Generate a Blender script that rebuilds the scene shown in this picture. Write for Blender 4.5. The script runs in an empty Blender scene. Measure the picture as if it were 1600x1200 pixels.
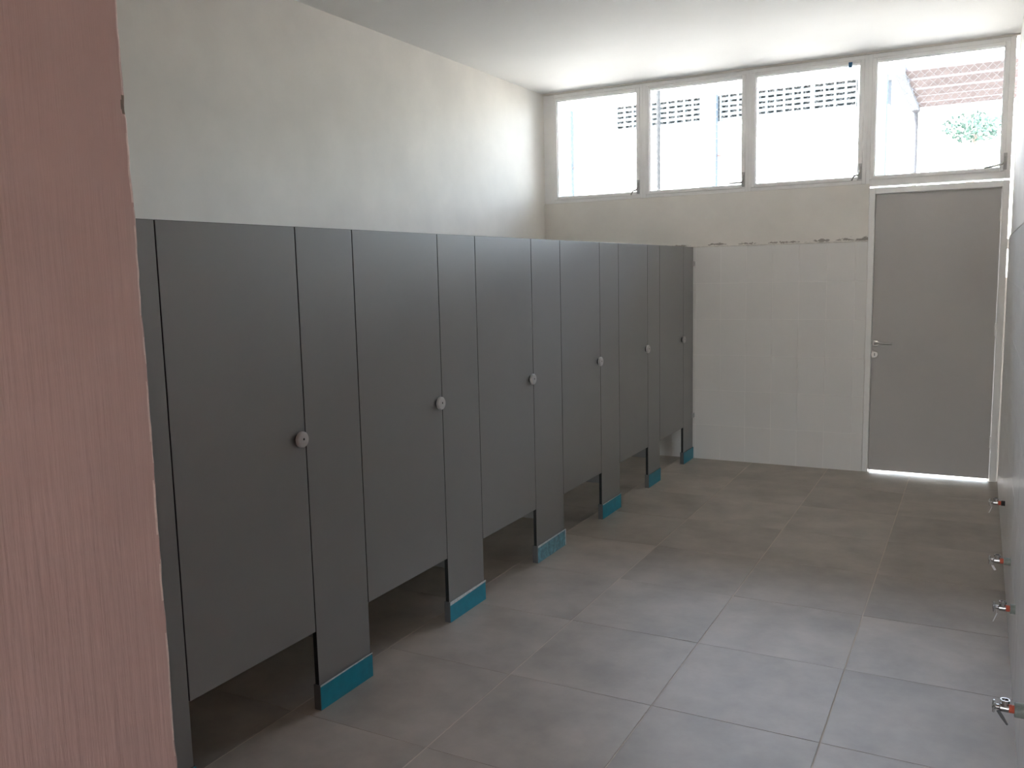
import bpy, math, random
import numpy as np
from mathutils import Matrix, Vector
from mathutils import noise as mnoise

random.seed(7)
S = bpy.context.scene
COL = S.collection

# ------------------------------------------------------------------ camera
cam = bpy.data.objects.new('camera', bpy.data.cameras.new('camera'))
COL.objects.link(cam)
cam.data.sensor_fit = 'HORIZONTAL'
cam.data.sensor_width = 36.0
cam.data.lens = 1366.08 / 1600 * 36.0
cam.data.clip_start = 0.02
_r, _u, _f = (0.88252, 0.46971, -0.0231), (-0.03909, 0.12223, 0.99173), (-0.46865, 0.87432, -0.12623)
cam.matrix_world = Matrix(((_r[0], _u[0], -_f[0], 2.1276), (_r[1], _u[1], -_f[1], -2.8506),
                           (_r[2], _u[2], -_f[2], 1.6153), (0, 0, 0, 1)))
S.camera = cam

# ------------------------------------------------------------------ sky, sun, exposure
SKY_STRENGTH, SUN_STRENGTH, EXPOSURE = 1.7, 15.0, 1.92
w = bpy.data.worlds.new('sky')
S.world = w
w.use_nodes = True
nt = w.node_tree
bg = nt.nodes['Background']
sky = nt.nodes.new('ShaderNodeTexSky')
sky.sky_type = 'NISHITA'
sky.sun_disc = False
sky.sun_elevation = math.radians(61)
sky.sun_rotation = math.radians(236)
sky.air_density = 1.0
sky.dust_density = 2.0
hs = nt.nodes.new('ShaderNodeHueSaturation')       # hazy sky
hs.inputs['Saturation'].default_value = 0.5
nt.links.new(sky.outputs['Color'], hs.inputs['Color'])
nt.links.new(hs.outputs['Color'], bg.inputs['Color'])
bg.inputs['Strength'].default_value = SKY_STRENGTH

sun = bpy.data.objects.new('sun', bpy.data.lights.new('sun', 'SUN'))
COL.objects.link(sun)
sun.data.energy = SUN_STRENGTH
sun.data.angle = math.radians(0.6)
sun.data.color = (1.0, 0.95, 0.88)
sd = Vector((-0.40, -0.45, 1.0)).normalized()       # towards the sun
sun.rotation_euler = sd.to_track_quat('Z', 'Y').to_euler()


def portal(name, loc, size, direction):
    l = bpy.data.lights.new(name, 'AREA')
    l.shape = 'RECTANGLE'
    l.size, l.size_y = size
    l.cycles.is_portal = True
    o = bpy.data.objects.new(name, l)
    COL.objects.link(o)
    o.location = loc
    o.rotation_euler = Vector(direction).to_track_quat('-Z', 'Z').to_euler()


portal('window_portal', (0.46, 4.50, 2.69), (3.64, 0.96), (0, -1, 0))
portal('entrance_portal', (1.95, -6.62, 1.1), (0.7, 2.2), (0, 1, 0))

S.cycles.diffuse_bounces = 8
S.view_settings.view_transform = 'Standard'
S.view_settings.look = 'None'
S.view_settings.gamma = 1.0
S.view_settings.exposure = EXPOSURE
S.view_settings.use_curve_mapping = False

# ------------------------------------------------------------------ measures
L = 4.389            # end wall plane
XR = 2.304           # right wall plaster
XT = 2.292           # right wall tile face
XL = -1.378          # left wall
ZC = 3.18            # ceiling
H = 1.793            # top of the stall fronts
DB = 0.31            # bottom of the stall doors
EDGES = [-1.0589, -0.4654, -0.1484, 0.4485, 0.7772, 1.368, 1.7339, 2.3237, 2.6515, 3.2288, 3.5004, 4.1006]
YF = -1.523          # far edge of the pink entrance wall
XP = 0.50            # its face
YB = -6.60           # open end of the entrance passage


# ------------------------------------------------------------------ materials
def mat(name, color, rough=0.6, metal=0.0, var=0.0, vscale=4.0, bump=0.0, bscale=60.0, bstretch=(1, 1, 1),
        rand=0.0, spec=0.5, coat=0.0):
    m = bpy.data.materials.new(name)
    m.use_nodes = True
    t = m.node_tree
    b = t.nodes['Principled BSDF']
    b.inputs['Base Color'].default_value = (*color, 1)
    b.inputs['Roughness'].default_value = rough
    b.inputs['Metallic'].default_value = metal
    b.inputs['Specular IOR Level'].default_value = spec
    b.inputs['Coat Weight'].default_value = coat
    b.inputs['Coat Roughness'].default_value = 0.38
    b.inputs['Coat IOR'].default_value = 1.7
    geo = t.nodes.new('ShaderNodeNewGeometry')
    pos = geo.outputs['Position']
    if rand:
        oi = t.nodes.new('ShaderNodeObjectInfo')
        vm = t.nodes.new('ShaderNodeVectorMath')
        vm.operation = 'SCALE'
        vm.inputs[0].default_value = (37.0, 23.0, 11.0)
        t.links.new(oi.outputs['Random'], vm.inputs['Scale'])
        ad = t.nodes.new('ShaderNodeVectorMath')
        ad.operation = 'ADD'
        t.links.new(pos, ad.inputs[0])
        t.links.new(vm.outputs[0], ad.inputs[1])
        pos = ad.outputs[0]
    if var or rand:
        n = t.nodes.new('ShaderNodeTexNoise')
        n.inputs['Scale'].default_value = vscale
        n.inputs['Detail'].default_value = 6
        n.inputs['Roughness'].default_value = 0.6
        t.links.new(pos, n.inputs['Vector'])
        mr = t.nodes.new('ShaderNodeMapRange')
        mr.inputs['From Min'].default_value = 0.3
        mr.inputs['From Max'].default_value = 0.7
        mr.inputs['To Min'].default_value = 1 - var
        mr.inputs['To Max'].default_value = 1 + var
        t.links.new(n.outputs['Fac'], mr.inputs['Value'])
        fac = mr.outputs['Result']
        if rand:
            r2 = t.nodes.new('ShaderNodeMapRange')
            r2.inputs['To Min'].default_value = 1 - rand
            r2.inputs['To Max'].default_value = 1 + rand
            t.links.new(oi.outputs['Random'], r2.inputs['Value'])
            mu = t.nodes.new('ShaderNodeMath')
            mu.operation = 'MULTIPLY'
            t.links.new(fac, mu.inputs[0])
            t.links.new(r2.outputs['Result'], mu.inputs[1])
            fac = mu.outputs[0]
        sc = t.nodes.new('ShaderNodeVectorMath')
        sc.operation = 'SCALE'
        sc.inputs[0].default_value = color
        t.links.new(fac, sc.inputs['Scale'])
        t.links.new(sc.outputs[0], b.inputs['Base Color'])
    if bump:
        mp = t.nodes.new('ShaderNodeMapping')
        mp.inputs['Scale'].default_value = bstretch
        t.links.new(geo.outputs['Position'], mp.inputs['Vector'])
        n2 = t.nodes.new('ShaderNodeTexNoise')
        n2.inputs['Scale'].default_value = bscale
        n2.inputs['Detail'].default_value = 4
        t.links.new(mp.outputs[0], n2.inputs['Vector'])
        bp = t.nodes.new('ShaderNodeBump')
        bp.inputs['Strength'].default_value = bump
        bp.inputs['Distance'].default_value = 0.004
        t.links.new(n2.outputs['Fac'], bp.inputs['Height'])
        t.links.new(bp.outputs[0], b.inputs['Normal'])
    return m


M = {}
M['plaster'] = mat('painted_plaster', (0.79, 0.755, 0.70), 0.75, var=0.05, vscale=2.5, bump=0.10, bscale=18,
                   bstretch=(1, 3, 0.5))
M['ceiling'] = mat('ceiling_paint', (0.82, 0.81, 0.79), 0.8, var=0.02, vscale=1.5)
M['mauve'] = mat('mauve_brushed_stucco', (0.56, 0.385, 0.35), 0.7, var=0.04, vscale=7, bump=0.26, bscale=42,
                 bstretch=(5, 5, 0.28))
M['bare_plaster'] = mat('chipped_mortar', (0.20, 0.15, 0.12), 0.9, var=0.3, vscale=60)
M['rim_highlight'] = mat('painted_rim_highlight', (0.74, 0.60, 0.55), 0.7, var=0.15, vscale=50)  # paler mauve: the window-light highlight on the rounded corner, painted as colour
M['grout'] = mat('floor_grout', (0.54, 0.47, 0.39), 0.9, var=0.1)
M['floor_tile'] = mat('grey_porcelain_tile', (0.37, 0.325, 0.28), 0.45, var=0.19, vscale=3.2, rand=0.07, spec=0.45, bump=0.05,
                      bscale=14)
M['wall_tile'] = mat('white_glazed_tile', (0.77, 0.755, 0.73), 0.36, var=0.015, vscale=1.5, rand=0.012)
M['wall_grout'] = mat('white_grout', (0.87, 0.85, 0.82), 0.85)
M['tile_edge'] = mat('tile_edge_mortar', (0.70, 0.67, 0.62), 0.8, var=0.15, vscale=30)
M['laminate'] = mat('grey_compact_laminate', (0.185, 0.184, 0.18), 0.45, var=0.03, vscale=3, spec=1.0, coat=0.45)
M['black_core'] = mat('black_laminate_core', (0.012, 0.012, 0.012), 0.5)
M['steel'] = mat('brushed_steel', (0.13, 0.13, 0.13), 0.45, metal=0.3)
M['film'] = mat('blue_protective_film', (0.004, 0.25, 0.36), 0.35, var=0.10, vscale=25)
M['film_pale'] = mat('wrinkled_pale_blue_film', (0.12, 0.30, 0.38), 0.35, var=0.45, vscale=45, bump=0.5, bscale=90)
M['film_rim'] = mat('torn_film_edge', (0.62, 0.66, 0.68), 0.4, var=0.2, vscale=60)
M['lock'] = mat('pale_grey_lock', (0.52, 0.51, 0.50), 0.35, metal=0.25)
M['dark'] = mat('dark_rubber', (0.015, 0.015, 0.015), 0.6)
M['alu'] = mat('anodised_aluminium', (0.88, 0.87, 0.85), 0.45, metal=0.0, var=0.04, vscale=5)
M['catch'] = mat('grey_catch', (0.42, 0.415, 0.41), 0.4)
M['door'] = mat('grey_door_laminate', (0.50, 0.48, 0.46), 0.5, var=0.03, vscale=2)
M['chrome'] = mat('chrome', (0.52, 0.51, 0.50), 0.16, metal=1.0)
M['satin'] = mat('satin_nickel', (0.40, 0.385, 0.36), 0.3, metal=1.0)
M['pvc'] = mat('grey_green_pipe', (0.24, 0.27, 0.24), 0.5, var=0.2, vscale=80)
M['orange'] = mat('orange_thread_seal', (0.55, 0.10, 0.05), 0.5)
M['white_plastic'] = mat('white_plastic', (0.75, 0.75, 0.74), 0.4)
M['blue_tape'] = mat('blue_tape', (0.03, 0.15, 0.30), 0.6)
M['concrete'] = mat('pale_concrete', (0.40, 0.38, 0.35), 0.9, var=0.1, vscale=1.2, spec=0.1)
M['facade'] = mat('white_facade', (0.75, 0.74, 0.72), 0.85, var=0.03, spec=0.1)
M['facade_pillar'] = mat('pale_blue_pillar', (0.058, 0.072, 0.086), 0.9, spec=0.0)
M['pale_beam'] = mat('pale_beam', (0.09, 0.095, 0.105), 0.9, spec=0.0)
M['louvre'] = mat('louvre_slat', (0.11, 0.125, 0.13), 0.9, spec=0.0)
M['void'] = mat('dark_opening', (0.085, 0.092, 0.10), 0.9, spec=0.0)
M['brick_red'] = mat('red_band', (0.12, 0.07, 0.06), 0.9, spec=0.0)
M['timber'] = mat('brown_timber', (0.072, 0.060, 0.060), 0.9, var=0.2, vscale=6, spec=0.0)
M['post'] = mat('dark_post', (0.05, 0.05, 0.055), 0.9, spec=0.0)
M['wire'] = mat('galvanised_wire', (0.05, 0.05, 0.05), 0.9, spec=0.0)
M['leaf'] = mat('green_leaves', (0.06, 0.095, 0.075), 0.9, var=0.3, vscale=8, spec=0.0)
M['bark'] = mat('bark', (0.12, 0.09, 0.07), 0.9, var=0.2)

# end wall plaster carries a broken line of mortar smears just above the tiles
m = M['plaster_end'] = mat('end_wall_plaster', (0.79, 0.755, 0.70), 0.75, var=0.05, vscale=2.5, bump=0.2, bscale=18)
t = m.node_tree
b = t.nodes['Principled BSDF']
src = b.inputs['Base Color'].links[0].from_socket
geo = t.nodes.new('ShaderNodeNewGeometry')
sep = t.nodes.new('ShaderNodeSeparateXYZ')
t.links.new(geo.outputs['Position'], sep.inputs[0])


def mth(op, a, bb=None):
    n = t.nodes.new('ShaderNodeMath')
    n.operation = op
    for i, q in enumerate((a, bb)):
        if q is None:
            continue
        if isinstance(q, (int, float)):
            n.inputs[i].default_value = q
        else:
            t.links.new(q, n.inputs[i])
    return n.outputs[0]


n1 = t.nodes.new('ShaderNodeTexNoise')
n1.inputs['Scale'].default_value = 7.0
n1.inputs['Detail'].default_value = 8
n1.inputs['Roughness'].default_value = 0.75
mp = t.nodes.new('ShaderNodeMapping')
mp.inputs['Scale'].default_value = (1.0, 1.0, 2.2)
t.links.new(geo.outputs['Position'], mp.inputs['Vector'])
t.links.new(mp.outputs[0], n1.inputs['Vector'])
dz = mth('ABSOLUTE', mth('SUBTRACT', sep.outputs['Z'], 1.806))
band = mth('MAXIMUM', mth('SUBTRACT', 1.0, mth('DIVIDE', dz, 0.045)), 0.0)
grow = mth('MULTIPLY', mth('ADD', sep.outputs['X'], 0.3), 0.5)
grow = mth('MINIMUM', mth('MAXIMUM', grow, 0.25), 0.75)
val = mth('ADD', mth('MULTIPLY', band, 0.32), mth('MULTIPLY', grow, 0.06))
smear = mth('GREATER_THAN', mth('ADD', n1.outputs['Fac'], val), 0.83)
smear = mth('MULTIPLY', smear, mth('GREATER_THAN', band, 0.02))
mix = t.nodes.new('ShaderNodeMix')
mix.data_type = 'RGBA'
t.links.new(mth('MULTIPLY', smear, 0.75), mix.inputs[0])
t.links.new(src, mix.inputs[6])
mix.inputs[7].default_value = (0.20, 0.17, 0.14, 1)
t.links.new(mix.outputs[2], b.inputs['Base Color'])

# clear window glass: mostly transparent with a fresnel reflection
g = M['glass'] = bpy.data.materials.new('window_glass')
g.use_nodes = True
t = g.node_tree
for n in list(t.nodes):
    t.nodes.remove(n)
out = t.nodes.new('ShaderNodeOutputMaterial')
tr = t.nodes.new('ShaderNodeBsdfTransparent')
tr.inputs[0].default_value = (0.93, 0.95, 0.95, 1)
gl = t.nodes.new('ShaderNodeBsdfGlossy')
gl.inputs['Roughness'].default_value = 0.02
fr = t.nodes.new('ShaderNodeFresnel')
fr.inputs[0].default_value = 1.45
mx = t.nodes.new('ShaderNodeMixShader')
t.links.new(fr.outputs[0], mx.inputs[0])
t.links.new(tr.outputs[0], mx.inputs[1])
t.links.new(gl.outputs[0], mx.inputs[2])
t.links.new(mx.outputs[0], out.inputs[0])


# ------------------------------------------------------------------ mesh helpers
class MB:
    def __init__(self):
        self.v, self.f, self.mi = [], [], []

    def add(self, vs, fs, mi=0):
        n = len(self.v)
        self.v += [tuple(p) for p in vs]
        for f in fs:
            self.f.append(tuple(i + n for i in f))
            self.mi.append(mi)
        return self

    def box(self, x0, x1, y0, y1, z0, z1, bev=0.0, mi=0, mis=None):
        """bevelled box: 24 chamfer vertices when bev > 0; mis = material by axis (x, y, z)"""
        if bev <= 0:
            vs = [(x, y, z) for x in (x0, x1) for y in (y0, y1) for z in (z0, z1)]
            fs = [(0, 1, 3, 2), (4, 6, 7, 5), (0, 4, 5, 1), (2, 3, 7, 6), (0, 2, 6, 4), (1, 5, 7, 3)]
            ax = [0, 0, 1, 1, 2, 2]
            n = len(self.v)
            self.v += vs
            for f, a in zip(fs, ax):
                self.f.append(tuple(i + n for i in f))
                self.mi.append(mis[a] if mis else mi)
            return self
        lo, hi = (x0, y0, z0), (x1, y1, z1)
        idx, vs = {}, []
        for c in [(i, j, k) for i in (0, 1) for j in (0, 1) for k in (0, 1)]:
            for a in range(3):
                p = []
                for q in range(3):
                    e = hi[q] if c[q] else lo[q]
                    p.append(e if q == a else (e - bev if c[q] else e + bev))
                idx[c, a] = len(vs)
                vs.append(tuple(p))
        fs, ms = [], []
        for a in range(3):
            b_, c_ = (a + 1) % 3, (a + 2) % 3
            for s in (0, 1):
                loop = []
                for (p, q) in ((0, 0), (1, 0), (1, 1), (0, 1)):
                    c = [0, 0, 0]
                    c[a], c[b_], c[c_] = s, p, q
                    loop.append(idx[tuple(c), a])
                fs.append(tuple(loop if s else loop[::-1]))
                ms.append(mis[a] if mis else mi)
        for a in range(3):          # edges along axis a
            b_, c_ = (a + 1) % 3, (a + 2) % 3
            for p in (0, 1):
                for q in (0, 1):
                    c0, c1 = [0, 0, 0], [0, 0, 0]
                    c0[b_] = c1[b_] = p
                    c0[c_] = c1[c_] = q
                    c0[a], c1[a] = 0, 1
                    loop = [idx[tuple(c0), b_], idx[tuple(c1), b_], idx[tuple(c1), c_], idx[tuple(c0), c_]]
                    if p == q:
                        loop = loop[::-1]
                    fs.append(tuple(loop))
                    ms.append(mis[b_] if mis else mi)
        for c in [(i, j, k) for i in (0, 1) for j in (0, 1) for k in (0, 1)]:
            loop = [idx[c, 0], idx[c, 1], idx[c, 2]]
            if sum(c) % 2 == 0:
                loop = loop[::-1]
            fs.append(tuple(loop))
            ms.append(mis[0] if mis else mi)
        n = len(self.v)
        self.v += vs
        for f, q in zip(fs, ms):
            self.f.append(tuple(i + n for i in f))
            self.mi.append(q)
        return self

    def lathe(self, origin, axis, prof, seg=20, mi=0, squash=1.0):
        """prof: list of (radius, distance along axis), closed by caps"""
        a = Vector(axis).normalized()
        u = a.orthogonal().normalized()
        w_ = a.cross(u)
        o = Vector(origin)
        vs, fs = [], []
        for (r, d) in prof:
            for k in range(seg):
                an = 2 * math.pi * k / seg
                vs.append(o + a * d + u * (r * math.cos(an)) + w_ * (r * squash * math.sin(an)))
        for i in range(len(prof) - 1):
            for k in range(seg):
                k2 = (k + 1) % seg
                fs.append((i * seg + k, i * seg + k2, (i + 1) * seg + k2, (i + 1) * seg + k))
        fs.append(tuple(range(seg))[::-1])
        fs.append(tuple((len(prof) - 1) * seg + k for k in range(seg)))
        return self.add(vs, fs, mi)

    def tube(self, pts, r, seg=10, mi=0):
        pts = [Vector(p) for p in pts]
        rs = r if isinstance(r, (list, tuple)) else [r] * len(pts)
        vs, fs = [], []
        up = None
        for i, p in enumerate(pts):
            d = (pts[min(i + 1, len(pts) - 1)] - pts[max(i - 1, 0)]).normalized()
            if up is None:
                up = d.orthogonal().normalized()
            up = (up - d * up.dot(d)).normalized()
            w_ = d.cross(up)
            for k in range(seg):
                an = 2 * math.pi * k / seg
                vs.append(p + up * (rs[i] * math.cos(an)) + w_ * (rs[i] * math.sin(an)))
        for i in range(len(pts) - 1):
            for k in range(seg):
                k2 = (k + 1) % seg
                fs.append((i * seg + k, i * seg + k2, (i + 1) * seg + k2, (i + 1) * seg + k))
        fs.append(tuple(range(seg))[::-1])
        fs.append(tuple((len(pts) - 1) * seg + k for k in range(seg)))
        return self.add(vs, fs, mi)

    def mesh(self, name, mats, smooth=False):
        me = bpy.data.meshes.new(name)
        me.from_pydata(self.v, [], self.f)
        for q in (mats if isinstance(mats, (list, tuple)) else [mats]):
            me.materials.append(M[q])
        me.polygons.foreach_set('material_index', self.mi)
        if smooth:
            me.polygons.foreach_set('use_smooth', [True] * len(me.polygons))
            me.set_sharp_from_angle(angle=math.radians(38))
        me.update()
        return me

    def build(self, name, mats, parent=None, smooth=False, loc=(0, 0, 0)):
        return link(name, self.mesh(name, mats, smooth), parent, loc)


def link(name, data, parent=None, loc=(0, 0, 0)):
    o = bpy.data.objects.new(name, data)
    COL.objects.link(o)
    o.location = loc
    if parent is not None:
        o.parent = parent
    return o


def tag(o, label=None, cat=None, group=None, kind=None):
    if label:
        o['label'] = label
    if cat:
        o['category'] = cat
    if group:
        o['group'] = group
    if kind:
        o['kind'] = kind
    return o


def empty(name, loc=(0, 0, 0)):
    o = link(name, None, None, loc)
    o.empty_display_size = 0.1
    return o


# ------------------------------------------------------------------ floor
floor = MB().box(XL - 0.15, XR + 0.15, YB, L + 0.15, -0.12, -0.0012).build('floor', 'grout')
tag(floor, 'grey porcelain tiled floor running to the far door', 'floor', kind='structure')
_shared = {}


def floor_tile(x0, x1, y0, y1):
    key = (round(x1 - x0, 3), round(y1 - y0, 3))
    if key not in _shared:
        a, c = (x1 - x0) / 2 - 0.0024, (y1 - y0) / 2 - 0.0012
        _shared[key] = MB().box(-a, a, -c, c, -0.008, 0.0, 0.0006).mesh('floor_tile', 'floor_tile')
    o = link('floor_tile', _shared[key], floor, ((x0 + x1) / 2, (y0 + y1) / 2, random.uniform(-.0004, .0004)))
    return o


gx = [-0.0958 + 0.6 * k for k in range(-3, 5)]
gy = [-0.5104 + 0.6129 * k for k in range(-10, 9)]
for i in range(len(gx) - 1):
    for j in range(len(gy) - 1):
        x0, x1 = max(gx[i], XL), min(gx[i + 1], XT + 0.006)
        y0, y1 = max(gy[j], YB), min(gy[j + 1], L + 0.04)
        if x1 - x0 < 0.02 or y1 - y0 < 0.02 or (x1 < XP and y1 < YF - 0.05):
            continue
        floor_tile(x0, x1, y0, y1)

# ------------------------------------------------------------------ walls and ceiling
ceil = MB().box(XL - 0.15, XR + 0.15, YB, L + 0.15, ZC, ZC + 0.2).build('ceiling', 'ceiling')
tag(ceil, 'plain off-white ceiling above the stalls and windows', 'ceiling', kind='structure')
wl = MB().box(XL - 0.15, XL, YF - 0.2, L + 0.15, -0.02, ZC + 0.01).build('wall_left', 'plaster')
tag(wl, 'bare off-white plaster wall above the grey stalls', 'wall', kind='structure')
wr = MB().box(XR, XR + 0.15, YB, L + 0.15, -0.02, ZC + 0.01).build('wall_right', 'plaster')
tag(wr, 'wall on the right, white tiles below and plaster above', 'wall', kind='structure')
we = MB()
we.box(XL - 0.02, 1.357, L, L + 0.15, -0.02, 2.221)
we.box(XL - 0.02, XR + 0.02, L, L + 0.15, 3.168, ZC + 0.01)
we = we.build('wall_end', 'plaster_end')
tag(we, 'end wall with white tiles below a band of plaster and windows', 'wall', kind='structure')

_ts = {}


def wall_tile(parent, axis, a0, a1, z0, z1, plane, th):
    """axis 'x': tile on the end wall (a = X); axis 'y': on the right wall (a = Y)"""
    key = (axis, round(a1 - a0, 3), round(z1 - z0, 3), th)
    if key not in _ts:
        p, q = (a1 - a0) / 2 - 0.0013, (z1 - z0) / 2 - 0.0013
        bx = MB()
        if axis == 'x':
            bx.box(-p, p, -th, 0, -q, q, 0.0011)
        else:
            bx.box(-th, 0, -p, p, -q, q, 0.0011)
        _ts[key] = bx.mesh('wall_tile', 'wall_tile')
    c = (a0 + a1) / 2
    j = random.uniform(-.0002, .0002)
    loc = (c, plane + j, (z0 + z1) / 2) if axis == 'x' else (plane + j, c, (z0 + z1) / 2)
    o = link('wall_tile', _ts[key], parent, loc)
    o.rotation_euler.z = random.uniform(-.001, .001)
    o.rotation_euler.x = random.uniform(-.0009, .0009) if axis == 'x' else 0
    return o


ZT = 1.788
rows = [ZT - 0.2985 * k for k in range(6)] + [0.002]
cols = [1.353] + [1.272 - 0.208 * k for k in range(13)] + [XL]
for i in range(len(cols) - 1):
    for j in range(6):
        wall_tile(we, 'x', cols[i + 1], cols[i], rows[j + 1], rows[j], L - 0.002, 0.008)
MB().box(XL, 1.355, L - 0.0090, L, 0.0, ZT - 0.001).build('tile_joint', 'wall_grout', we)
MB().box(XL, 1.355, L - 0.012, L, ZT, ZT + 0.009, 0.002).build('tile_edge', 'tile_edge', we)
ycols = [L - 0.004 - 0.208 * k for k in range(29)]
for i in range(len(ycols) - 1):
    for j in range(6):
        wall_tile(wr, 'y', ycols[i + 1], ycols[i], rows[j + 1], rows[j], XR - 0.003, 0.0085)
MB().box(XR - 0.0106, XR, ycols[-1], L - 0.006, 0.0, ZT - 0.001).build('tile_joint', 'wall_grout', wr)
MB().box(XR - 0.0125, XR, ycols[-1], L - 0.004, ZT, ZT + 0.008, 0.002).build('tile_edge', 'tile_edge', wr)

# pink brushed wall at the entrance, with an uneven rounded corner and a knocked-off chip
NZ, NY = 330, 190
zs = np.linspace(-0.02, ZC + 0.01, NZ)
ys = np.concatenate([np.linspace(YB, YF - 0.55, 12), np.linspace(YF - 0.54, YF - 0.012, NY)])
RAD = 0.010
arc = [(math.sin(a) * RAD, (1 - math.cos(a)) * RAD) for a in np.linspace(0.25, math.pi / 2, 6)]
vs, fs, mi = [], [], []
ncol = len(ys) + len(arc) + 1
chipz = 1.985


def chip(y, z):
    return max(0.0, 1 - ((z - chipz) / 0.022) ** 2 - ((y - YF + 0.006) / 0.013) ** 2)


for z in zs:
    wob = 0.0035 * mnoise.noise((3.1, 0.0, z * 6)) + 0.0022 * mnoise.noise((9.1, 0.0, z * 23))
    lean = 0.010 * max(0.0, (z - 1.7)) * -1.2
    for y in ys:
        s = mnoise.noise((0.0, y * 130, z * 4.5)) * 0.0005 + mnoise.noise((5.0, y * 55, z * 1.8)) * 0.0008
        s += max(0, mnoise.noise((15.0, y * 210, z * 7)) - 0.35) * 0.0025
        s += mnoise.noise((2.0, y * 8, z * 3)) * 0.002
        k = max(0.0, (y - (YF - 0.2)) / 0.2)
        c = chip(y, z)
        vs.append((XP + s - 0.005 * c, y + (wob + lean) * k, z))
    for (a, d) in arc:
        c = chip(YF - RAD + a, z)
        rim = 0.0012 * mnoise.noise((1.0, a * 300, z * 40))
        vs.append((XP - d - 0.004 * c + rim, YF - 0.012 + a + wob + lean, z))
    vs.append((XL - 0.1, YF + wob * 0, z))
for i in range(NZ - 1):
    for j in range(ncol - 1):
        p = i * ncol + j
        fs.append((p, p + 1, p + ncol + 1, p + ncol))
        jj = min(j, len(ys) - 1)
        yy = ys[jj] if j < len(ys) else YF
        rim_lit = j >= len(ys) - 1 and mnoise.noise((7.0, j * 0.35, zs[i] * 9)) > -0.12
        mi.append(1 if chip(yy, zs[i]) > 0.05 and j < ncol - 2 else 2 if rim_lit and j < ncol - 2 else 0)
bld = MB()
bld.v, bld.f, bld.mi = vs, fs, mi
wf = bld.build('wall_front', ['mauve', 'bare_plaster', 'rim_highlight'], None, smooth=False)
wf.data.polygons.foreach_set('use_smooth', [True] * len(wf.data.polygons))
tag(wf, 'mauve brush-textured wall corner close to the camera', 'wall', kind='structure')
MB().box(XL - 0.15, XP - 0.05, YB, YF - 0.05, -0.02, ZC + 0.01).build('core', 'mauve', wf)

wb = MB().box(XP - 0.06, XR + 0.02, YB, YB + 0.15, 2.15, ZC + 0.01).box(XP - 0.06, 1.62, YB, YB + 0.15, -0.02, 2.15).build('wall_back_added', 'mauve')  # added behind the camera to narrow the opening and cut its light
tag(wb, 'added lintel and jamb cutting the light into the unseen passage', 'wall', kind='structure')

# ------------------------------------------------------------------ windows
WX = [(-1.372, -0.445), (-0.445, 0.444), (0.444, 1.327), (1.327, 2.284)]
PX = [(-1.243, -0.500), (-0.386, 0.390), (0.498, 1.270), (1.385, 2.217)]
WZ0, WZ1, PZ0, PZ1 = 2.222, 3.166, 2.274, 3.107


def ring(bld, x0, x1, z0, z1, a0, a1, c0, c1, y0, y1, bev=0.002):
    """rectangular frame between outer (x0..x1, z0..z1) and inner (a0..a1, c0..c1)"""
    bld.box(x0, a0, y0, y1, z0, z1, bev)
    bld.box(a1, x1, y0, y1, z0, z1, bev)
    bld.box(a0, a1, y0, y1, z0, c0, bev)
    bld.box(a0, a1, y0, y1, c1, z1, bev)
    return bld


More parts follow.
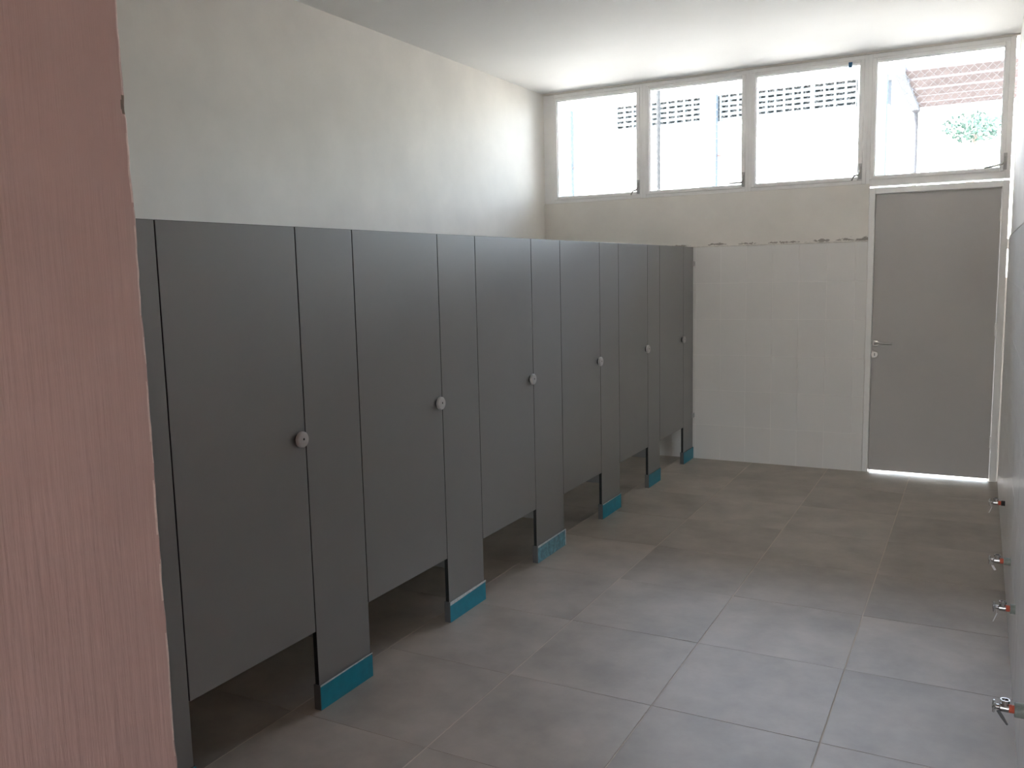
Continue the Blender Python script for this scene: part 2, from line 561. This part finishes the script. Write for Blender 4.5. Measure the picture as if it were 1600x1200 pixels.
wlab = ['leftmost awning window in the row, next to the left wall', 'second window from the left in the high row',
        'third window from the left, a blue tape bit on its head', 'rightmost window, above the grey door']
for n, ((x0, x1), (p0, p1)) in enumerate(zip(WX, PX)):
    e = empty('window_%d' % (n + 1), ((x0 + x1) / 2, L, WZ0))
    tag(e, wlab[n], 'window', kind='structure')
    ox, oy, oz = e.location
    zlo = -0.024 if n == 3 else 0
    fo = ring(MB(), x0 - ox, x1 - ox, zlo, WZ1 - oz, p0 - 0.030 - ox, p1 + 0.030 - ox, PZ0 - 0.024 - oz, PZ1 + 0.028 - oz,
              0.004, 0.062)
    fo.build('frame', 'alu', e)
    sash = ring(MB(), p0 - 0.031 - ox, p1 + 0.031 - ox, PZ0 - 0.025 - oz, PZ1 + 0.029 - oz, p0 - ox, p1 - ox, PZ0 - oz,
                PZ1 - oz, -0.006, 0.046, 0.004)
    so = sash.build('sash', 'alu', e)
    ring(MB(), p0 - ox - .001, p1 - ox + .001, PZ0 - oz - .001, PZ1 - oz + .001, p0 + .006 - ox, p1 - .006 - ox,
         PZ0 + .006 - oz, PZ1 - .006 - oz, 0.012, 0.03, 0.001).build('glazing_bead', 'alu', so)
    MB().box(p0 - ox, p1 - ox, 0.019, 0.023, PZ0 - oz, PZ1 - oz).build('pane', 'glass', e)
    # lever catch low on the right stile
    hx, hz = p1 + 0.018 - ox, PZ0 + 0.045 - oz
    if n == 3:
        hx += 0.012
    lat = MB().box(hx - 0.011, hx + 0.011, -0.016, -0.005, hz - 0.060, hz + 0.055, 0.002)
    lat.lathe((hx, -0.012, hz + 0.012), (0, -1, 0), [(0.010, 0), (0.010, 0.014), (0.006, 0.018)], 12)
    lo = lat.build('catch_plate', 'catch', e, True)
    if n in (0, 2):
        pts = [(hx, -0.022, hz + 0.03), (hx, -0.026, hz - 0.01), (hx - 0.012, -0.03, hz - 0.03),
               (hx - 0.04, -0.034, hz - 0.035), (hx - 0.058, -0.036, hz - 0.07)]
    elif n == 1:
        pts = [(hx, -0.022, hz + 0.03), (hx, -0.026, hz - 0.015), (hx - 0.012, -0.028, hz - 0.026),
               (hx - 0.05, -0.03, hz - 0.028), (hx - 0.11, -0.03, hz - 0.026)]
    else:
        pts = [(hx, -0.022, hz + 0.03), (hx, -0.026, hz - 0.005), (hx - 0.02, -0.03, hz - 0.022),
               (hx - 0.07, -0.032, hz - 0.034), (hx - 0.13, -0.034, hz - 0.042)]
    MB().tube(pts, [0.009, 0.0085, 0.008, 0.007, 0.006], 8).build('lever', 'satin', lo, True)

tape = MB().box(1.186, 1.213, L - 0.0085, L - 0.0064, 3.085, 3.125, 0.0006).build('tape_bit', 'blue_tape')
tag(tape, 'small blue tape bit stuck on the head of the third window', 'tape')

# ------------------------------------------------------------------ door in the end wall
d = empty('door_1', (1.82, L, 0))
tag(d, 'plain grey door in a pale metal frame at the far end', 'door', kind='structure')
dx = 1.82
fr_ = MB()
for (a, c) in ((1.357, 1.400), (2.238, 2.284)):
    fr_.box(a - dx, c - dx, -0.012, 0.075, 0.0, 2.186, 0.003)
    if a < 1.5:
        fr_.box(c - 0.012 - dx, c + 0.010 - dx, 0.045, 0.075, 0.0, 2.15, 0.002)
    else:
        fr_.box(a - 0.010 - dx, a + 0.012 - dx, 0.045, 0.075, 0.0, 2.15, 0.002)
fr_.box(1.400 - dx, 2.238 - dx, -0.012, 0.075, 2.141, 2.186, 0.003)
fr_.box(1.400 - dx, 2.238 - dx, 0.045, 0.075, 2.128, 2.145, 0.002)
fr_.build('frame', 'alu', d)
leaf = MB().box(1.403 - dx, 2.235 - dx, 0.003, 0.043, 0.017, 2.137, 0.002).build('leaf', 'door', d)
h = MB().lathe((1.428 - dx, 0.003, 1.013), (0, -1, 0), [(0.026, 0), (0.026, 0.006), (0.024, 0.009), (0.010, 0.010), (0.010, 0.05)], 24)
h.tube([(1.428 - dx, -0.046, 1.013), (1.440 - dx, -0.052, 1.013), (1.480 - dx, -0.053, 1.013), (1.550 - dx, -0.053, 1.013)],
       0.0095, 12)
h.build('lever_handle', 'satin', leaf, True)
k = MB().lathe((1.426 - dx, 0.003, 0.925), (0, -1, 0), [(0.026, 0), (0.026, 0.007), (0.023, 0.010)], 24)
k.build('lock_rose', 'satin', leaf, True)
MB().box(1.4235 - dx, 1.4285 - dx, -0.009, -0.005, 0.914, 0.936, 0.001).build('keyhole', 'dark', leaf)
for z in (0.25, 1.08, 1.9):
    MB().lathe((2.2365 - dx, -0.002, z), (0, 0, 1), [(0.006, 0), (0.006, 0.09)], 10).build('hinge', 'alu', d, True)
# sealant between jamb and tiles, with breaks where daylight comes through
sl = MB()
for (z0, z1) in ((0.0, 1.50), (1.70, 1.775)):
    sl.box(2.283, 2.297, L + 0.01, L + 0.03, z0, z1, 0.001)
sl = sl.build('trim_1', 'wall_grout')
tag(sl, 'white sealant strip between door frame and right wall', 'sealant', kind='structure')
# threshold outside
MB().box(1.357, XR, L + 0.075, L + 0.15, -0.05, -0.004).build('threshold', 'concrete', d, loc=(-dx, -L, 0))

# ------------------------------------------------------------------ stalls
TH = 0.02
ordn = ['first', 'second', 'third', 'fourth', 'fifth', 'sixth']


def panel(y0, y1, z0, z1):
    """compact laminate board: grey faces (X), black edges"""
    return MB().box(-TH, 0, y0, y1, z0, z1, 0.0012, mis=(0, 1, 1))


PIL = [(YF + 0.004, EDGES[0])] + [(EDGES[2 * i + 1], EDGES[2 * i + 2]) for i in range(5)] + [(EDGES[11], L - 0.016)]
plab = ['grey stall pilaster nearest the mauve wall, half hidden by it',
        'grey stall pilaster between the first and second doors, blue film on shoe',
        'grey stall pilaster between the second and third doors, white-rimmed blue film',
        'grey stall pilaster between the third and fourth doors, pale wrinkled film',
        'grey stall pilaster between the fourth and fifth doors, teal film shoe',
        'narrow grey stall pilaster between the fifth and sixth doors',
        'farthest grey stall pilaster, bracketed to the white tiled end wall']
for i, (y0, y1) in enumerate(PIL):
    e = empty('stall_pilaster', (0, (y0 + y1) / 2, 0))
    tag(e, plab[i], 'pilaster', 'stall pilasters')
    hw = (y1 - y0) / 2 - 0.0022
    panel(-hw, hw, 0.012, H).build('board', ['laminate', 'black_core'], e)
    if i == 0:
        hs0, hs1 = -hw, hw + 0.004
    else:
        hs0, hs1 = -hw - 0.004, hw + 0.004
    sh = MB().box(-TH - 0.006, 0.0055, hs0, hs1, 0.0, 0.099, 0.0012)
    so = sh.build('floor_shoe', 'steel', e)
    # protective film on the front, a little uneven at the top, still on the steel shoe
    n = 14
    fv, ff = [], []
    for k in range(n + 1):
        y = hs0 + 0.002 + (hs1 - hs0 - 0.003) * k / n
        top = 0.0985 - 0.002 * random.random()
        if i in (2,):
            top -= 0.010 * (1 - k / n) * (k > 0) + 0.006
        if i in (1, 3):
            top -= 0.003 + 0.002 * random.random()
        bx_ = 0.0064 + (0.0015 * random.random() if i == 3 else 0.0)
        fv += [(0.0056, y, 0.001), (bx_, y, 0.001), (bx_ + 0.0004, y, top), (0.0056, y, top + 0.0003)]
    for k in range(n):
        p = 4 * k
        for a in range(3):
            ff.append((p + a, p + a + 4, p + a + 5, p + a + 1)[::-1])
    ff.append((0, 3, 2, 1)[::-1])
    ff.append((4 * n, 4 * n + 1, 4 * n + 2, 4 * n + 3)[::-1])
    fo = MB().add(fv, ff).build('protective_film', 'film_pale' if i == 3 else 'film', so)
    fo['label'] = 'pale wrinkled blue film' if i == 3 else 'blue protective film'
    if i in (1, 2, 3, 4):
        rimh = {1: 0.006, 2: 0.016, 3: 0.011, 4: 0.004}[i]
        rv = [(0.0, hs0 + .001, 0.0995 - rimh), (0.0, hs1 - .001, 0.0995 - rimh * .45), (0.0, hs1 - .001, 0.1), (0.0, hs0 + .001, 0.1)]
        vv = [(0.0068, y, z) for (_, y, z) in rv] + [(0.0084, y, z) for (_, y, z) in rv]
        MB().add(vv, [(0, 1, 2, 3)[::-1], (4, 5, 6, 7), (0, 1, 5, 4), (1, 2, 6, 5), (2, 3, 7, 6), (3, 0, 4, 7)]
                 ).build('torn_edge', 'film_rim', so)
    if i == 3:
        MB().box(0.006, 0.0085, hs1 - 0.007, hs1 + 0.003, 0.002, 0.098, 0.001).build('torn_edge', 'film_rim', so)
    if i == 6:
        for z in (0.375, 1.655):
            MB().box(0.0, 0.016, hw - 0.03, hw + 0.0165, z - 0.02, z + 0.02, 0.003).build('wall_bracket', 'lock', e)
        MB().lathe((0.016, hw - 0.01, 1.655), (1, 0, 0), [(0.005, 0), (0.004, 0.003)], 10).build('screw', 'chrome', e)

DOORS = [(EDGES[2 * i], EDGES[2 * i + 1]) for i in range(6)]
dlab = ['nearest grey stall door, the widest in view beside the mauve wall',
        'second grey stall door counted from the mauve wall', 'third grey stall door counted from the mauve wall',
        'fourth grey stall door, third counted from the tiled end wall',
        'fifth grey stall door, second counted from the tiled end wall',
        'farthest grey stall door, closest to the tiled end wall']
for i, (y0, y1) in enumerate(DOORS):
    e = empty('stall_door', (0, (y0 + y1) / 2, DB))
    tag(e, dlab[i], 'stall door', 'stall doors')
    hw = (y1 - y0) / 2 - 0.0022
    panel(-hw, hw, 0, H - DB).build('board', ['laminate', 'black_core'], e)
    ly, lz = hw - 0.036, 1.043 - DB
    lk = MB().lathe((0, ly, lz), (1, 0, 0), [(0.020, 0), (0.020, 0.008), (0.017, 0.009)], 24)
    lb = lk.build('lock_base', 'dark', e, True)
    kn = MB().lathe((0.009, ly, lz), (1, 0, 0), [(0.026, 0), (0.029, 0.003), (0.029, 0.012), (0.026, 0.0155), (0.020, 0.0165)], 32)
    ko = kn.build('lock_knob', 'lock', e, True)
    MB().lathe((0.0252, ly, lz + 0.002), (1, 0, 0), [(0.0042, 0), (0.0042, 0.0006)], 14).build('keyhole', 'dark', ko)
    MB().box(0.0248, 0.0266, ly - 0.017, ly + 0.017, lz - 0.013, lz - 0.0105, 0.0004).build('indicator_lip', 'lock', ko)
    # hinge leaves at the far side of the board, on the inside
    for z in (0.12, H - DB - 0.12):
        MB().box(-TH - 0.012, -TH, -hw + 0.004, -hw + 0.05, z - 0.03, z + 0.03, 0.003).build('hinge', 'steel', e)

vlab = ['grey divider board behind the nearest pilaster by the mauve wall'] + [
    'grey divider board behind the pilaster between %s and %s doors' % (ordn[k], ordn[k + 1]) for k in range(5)]
for i in range(6):
    y = (PIL[i][0] + PIL[i][1]) / 2
    if i == 0:
        y = EDGES[0] - 0.16
    e = empty('stall_divider', (-0.7, y, 0.0))
    tag(e, vlab[i], 'divider', 'stall dividers')
    MB().box(XL + 0.7 + 0.004, 0.7 - TH - 0.001, -0.009, 0.009, 0.2, H - 0.004, 0.0012, mis=(1, 0, 1)).build(
        'board', ['laminate', 'black_core'], e)
    for z in (0.4, 1.6):
        MB().box(0.7 - TH - 0.04, 0.7 - TH - 0.001, 0.009, 0.014, z - 0.02, z + 0.02, 0.001).build('bracket', 'steel', e)

# ------------------------------------------------------------------ stop valves on the right wall
VALVES = [(2.520, 'farthest chrome stop valve on the right wall, next to the door'),
          (1.455, 'second farthest chrome stop valve on the right wall, pale pipe sleeve'),
          (0.853, 'second nearest chrome stop valve on the right wall, dark sleeve'),
          (-0.010, 'nearest chrome stop valve on the right wall, widest grey sleeve')]
for i, (y, lab) in enumerate(VALVES):
    e = empty('stop_valve', (XT, y, 0.30))
    tag(e, lab, 'valve', 'stop valves on the right wall')
    slen = [0.018, 0.026, 0.016, 0.026][i]
    srad = [0.014, 0.016, 0.019, 0.022][i]
    MB().lathe((0.0, 0, 0), (-1, 0, 0), [(srad, 0), (srad, slen), (srad - .003, slen + .0015)], 20).build(
        'pipe_sleeve', 'dark' if i == 0 else 'pvc', e, True)
    MB().lathe((-slen, 0, 0), (-1, 0, 0), [(0.0115, 0), (0.0115, 0.004), (0.0125, 0.006), (0.0115, 0.008), (0.0125, 0.010), (0.0115, 0.016)],
               16).build('thread_seal', 'orange', e, True)
    x = -slen - 0.014
    vb = MB().lathe((x, 0, 0), (-1, 0, 0), [(0.010, 0), (0.0125, 0.002), (0.0125, 0.024), (0.008, 0.027), (0.007, 0.038)], 18)
    vb.build('valve_body', 'chrome', e, True)
    ot = MB().lathe((x - 0.012, 0, 0.0), (0, 0, 1), [(0.010, 0), (0.010, 0.016), (0.013, 0.017), (0.013, 0.026), (0.0095, 0.026), (0.0095, 0.020)], 18)
    ot.build('outlet', 'chrome', e, True)
    hd = MB().lathe((x - 0.036, 0, 0), (-1, 0, 0), [(0.009, 0), (0.010, 0.003), (0.010, 0.008), (0.007, 0.010)], 14)
    hd.box(x - 0.0445, x - 0.038, -0.006, 0.006, -0.019, 0.019, 0.002)
    hd.box(x - 0.0445, x - 0.038, -0.016, 0.016, -0.005, 0.005, 0.002)
    hd.build('handle', 'chrome', e, True)
    if i == 3:
        MB().tube([(x - 0.030, -0.012, -0.006), (x - 0.018, -0.014, -0.024), (x - 0.004, -0.014, -0.045)], [0.005, 0.005, 0.003], 8
                  ).build('lever', 'steel', e, True)
    else:
        tx = x - 0.034
        MB().tube([(tx, 0, -0.008), (tx + 0.003, -0.001, -0.016), (tx + 0.001, -0.002, -0.024)], 0.0006, 5).build('tag_string', 'white_plastic', e)
        tv = MB()
        w0 = 0.004 if i != 1 else 0.008
        dxl = -0.012 if i != 1 else 0.012
        p0, p1 = Vector((tx + 0.004, -0.002, -0.024)), Vector((tx + 0.004 + dxl, -0.004, -0.024 - (0.034 if i != 1 else 0.02)))
        q = Vector((0.0, 0.001, 0))
        s_ = Vector((w0, 0, w0 * 0.4)) * 0.5
        tv.add([p0 - s_ - q, p0 + s_ - q, p1 + s_ - q, p1 - s_ - q, p0 - s_ + q, p0 + s_ + q, p1 + s_ + q, p1 - s_ + q],
               [(0, 1, 2, 3), (7, 6, 5, 4), (0, 4, 5, 1), (1, 5, 6, 2), (2, 6, 7, 3), (3, 7, 4, 0)])
        tv.build('paper_tag', 'white_plastic', e)

# ------------------------------------------------------------------ outside
gr = MB().box(-40, 40, -40, 60, -0.3, -0.125).build('ground', 'concrete')
tag(gr, 'pale sunlit concrete yard outside the windows', 'ground', kind='structure')
MB().box(-6, 6, L + 0.15, L + 2.2, -0.2, -0.02).build('kerb', 'concrete', gr)
MB().box(-0.5, 4, YB - 2.0, YB, -0.2, -0.02).build('kerb', 'concrete', gr)

pr = MB().box(-4, 7, YB - 3.2, YB, 2.75, 2.9).build('sky_blocker_roof', 'concrete', gr)  # unseen roof added past the passage end to block sky light

bd = empty('opposite_building', (-3, 13, 0))
tag(bd, 'white building with louvred high windows across the yard', 'building')
bx = MB().box(-6, 3.7, 0.0, 0.4, -0.2, 4.19)
bx.box(-6, 3.7, 0.0, 0.4, 4.64, 5.9)
bx.build('wall', 'facade', bd)
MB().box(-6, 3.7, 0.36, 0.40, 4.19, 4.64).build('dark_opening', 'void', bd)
for (a, c) in ((-8.9, -8.4), (-5.25, -4.9), (-2.40, -2.10), (0.52, 0.68)):
    MB().box(a + 3, c + 3, -0.12, 0.05, -0.2, 4.66, 0.01).build('pillar', 'facade_pillar', bd)
for (a, c) in ((-8.4, -5.25), (-4.02, -3.38), (-3.34, -2.41), (-2.06, -1.45), (-1.41, -0.52), (-0.48, 0.2)):
    lv = MB()
    for k in range(6):
        z = 4.20 + k * 0.088
        lv.box(a + 3, c + 3, 0.02, 0.10, z, z + 0.045)
    nn = max(2, int(round((c - a) / 0.155)))
    for k in range(nn + 1):
        xx = a + (c - a) * k / nn
        lv.box(xx + 3 - 0.016, xx + 3 + 0.016, 0.01, 0.12, 4.19, 4.64)
    lv.build('louvre', 'louvre', bd)
for (a, c) in ((-4.9, -4.02), (0.2, 0.52)):
    MB().box(a + 3, c + 3, 0.01, 0.3, 4.18, 4.65).build('infill_panel', 'facade', bd)
MB().box(-6, 3.5, -0.03, 0.0, 3.585, 3.61).build('red_band', 'brick_red', bd)

cp = empty('slatted_canopy', (2.6, 8.8, 0))
tag(cp, 'brown slatted canopy on posts outside the rightmost window', 'canopy')
for k, (y0, y1) in enumerate(((7.58, 7.98), (8.12, 8.58), (8.72, 9.12), (9.20, 9.58), (9.68, 10.02))):
    MB().box(-1.30, 2.2, y0 - 8.8, y1 - 8.8, 3.62, 3.65, 0.004).build('roof_slat', 'timber', cp)
for x in (-1.36, 0.6, 2.2):
    MB().box(x, x + 0.10, 7.5 - 8.8, 10.1 - 8.8, 3.58, 3.70, 0.005).build('side_beam', 'pale_beam', cp)
for (x, y) in ((-1.33, 1.18), (2.2, 1.18), (2.2, -1.2)):
    MB().lathe((x + 0.03, y, -0.2), (0, 0, 1), [(0.06, 0), (0.06, 0.02), (0.03, 0.03), (0.03, 3.75), (0.06, 3.78)], 12).build('post', 'post', cp, True)

fe = empty('chain_link_fence', (0, 6.6, 0))
tag(fe, 'galvanised chain-link fence just outside the windows', 'fence')
for x in (-3.4, -1.06, 2.9):
    MB().lathe((x, 0.03, -0.2), (0, 0, 1), [(0.022, 0), (0.022, 4.2), (0.026, 4.21), (0.015, 4.24)], 12).build('fence_post', 'wire', fe, True)
MB().tube([(-4.5, 0.03, 4.0), (3.8, 0.03, 4.0)], 0.018, 10).build('top_rail', 'wire', fe, True)
ms = MB()
X0, X1, Z0_, Z1_ = -3.6, 3.4, -0.1, 3.98
sp = 0.075
r_ = 0.0021
c = X0 - (Z1_ - Z0_)
while c < X1 + (Z1_ - Z0_):
    for s in (1, -1):
        # line x = c + s*(z - Z0_) for s=1 ; x = c - (z - Z0_) mirrored
        za, zb = Z0_, Z1_
        xa, xb = c, c + s * (Z1_ - Z0_)
        lo_t, hi_t = 0.0, 1.0
        for lim, sg in ((X0, 1), (X1, -1)):
            fa, fb = sg * (xa - lim), sg * (xb - lim)
            if fa < 0 and fb < 0:
                lo_t, hi_t = 1, 0
                break
            if fa < 0:
                lo_t = max(lo_t, fa / (fa - fb))
            if fb < 0:
                hi_t = min(hi_t, fa / (fa - fb))
        if hi_t - lo_t < 0.01:
            continue
        pa = (xa + (xb - xa) * lo_t, 0.002 * s, za + (zb - za) * lo_t)
        pb = (xa + (xb - xa) * hi_t, 0.002 * s, za + (zb - za) * hi_t)
        ms.tube([pa, pb], r_, 4)
    c += sp
mo = ms.build('wire_mesh', 'wire', fe)
mo['kind'] = 'stuff'

tree = empty('leafy_tree', (1.93, 15.5, 0))
tag(tree, 'green tree seen under the canopy through the rightmost window', 'tree')
MB().tube([(0, 0, -0.2), (0.05, 0.02, 1.5), (-0.05, 0.03, 3.0), (0.0, 0, 3.9)], [0.12, 0.1, 0.08, 0.04], 10).build('trunk', 'bark', tree, True)
lf = MB()
rng = random.Random(3)
for k in range(520):
    a, zz, rr = rng.uniform(0, 6.283), rng.uniform(-1, 1), rng.random() ** 0.4
    q = math.sqrt(max(0, 1 - zz * zz))
    p = Vector((rr * q * math.cos(a) * 0.56, rr * q * math.sin(a) * 0.5, 4.05 + rr * zz * 0.28))
    u = Vector((rng.uniform(-1, 1), rng.uniform(-1, 1), rng.uniform(-1, 1))).normalized() * 0.06
    v = u.orthogonal().normalized() * 0.028
    lf.add([p - u, p + v, p + u, p - v], [(0, 1, 2, 3)])
crown = lf.build('crown', 'leaf', tree)
crown['kind'] = 'stuff'
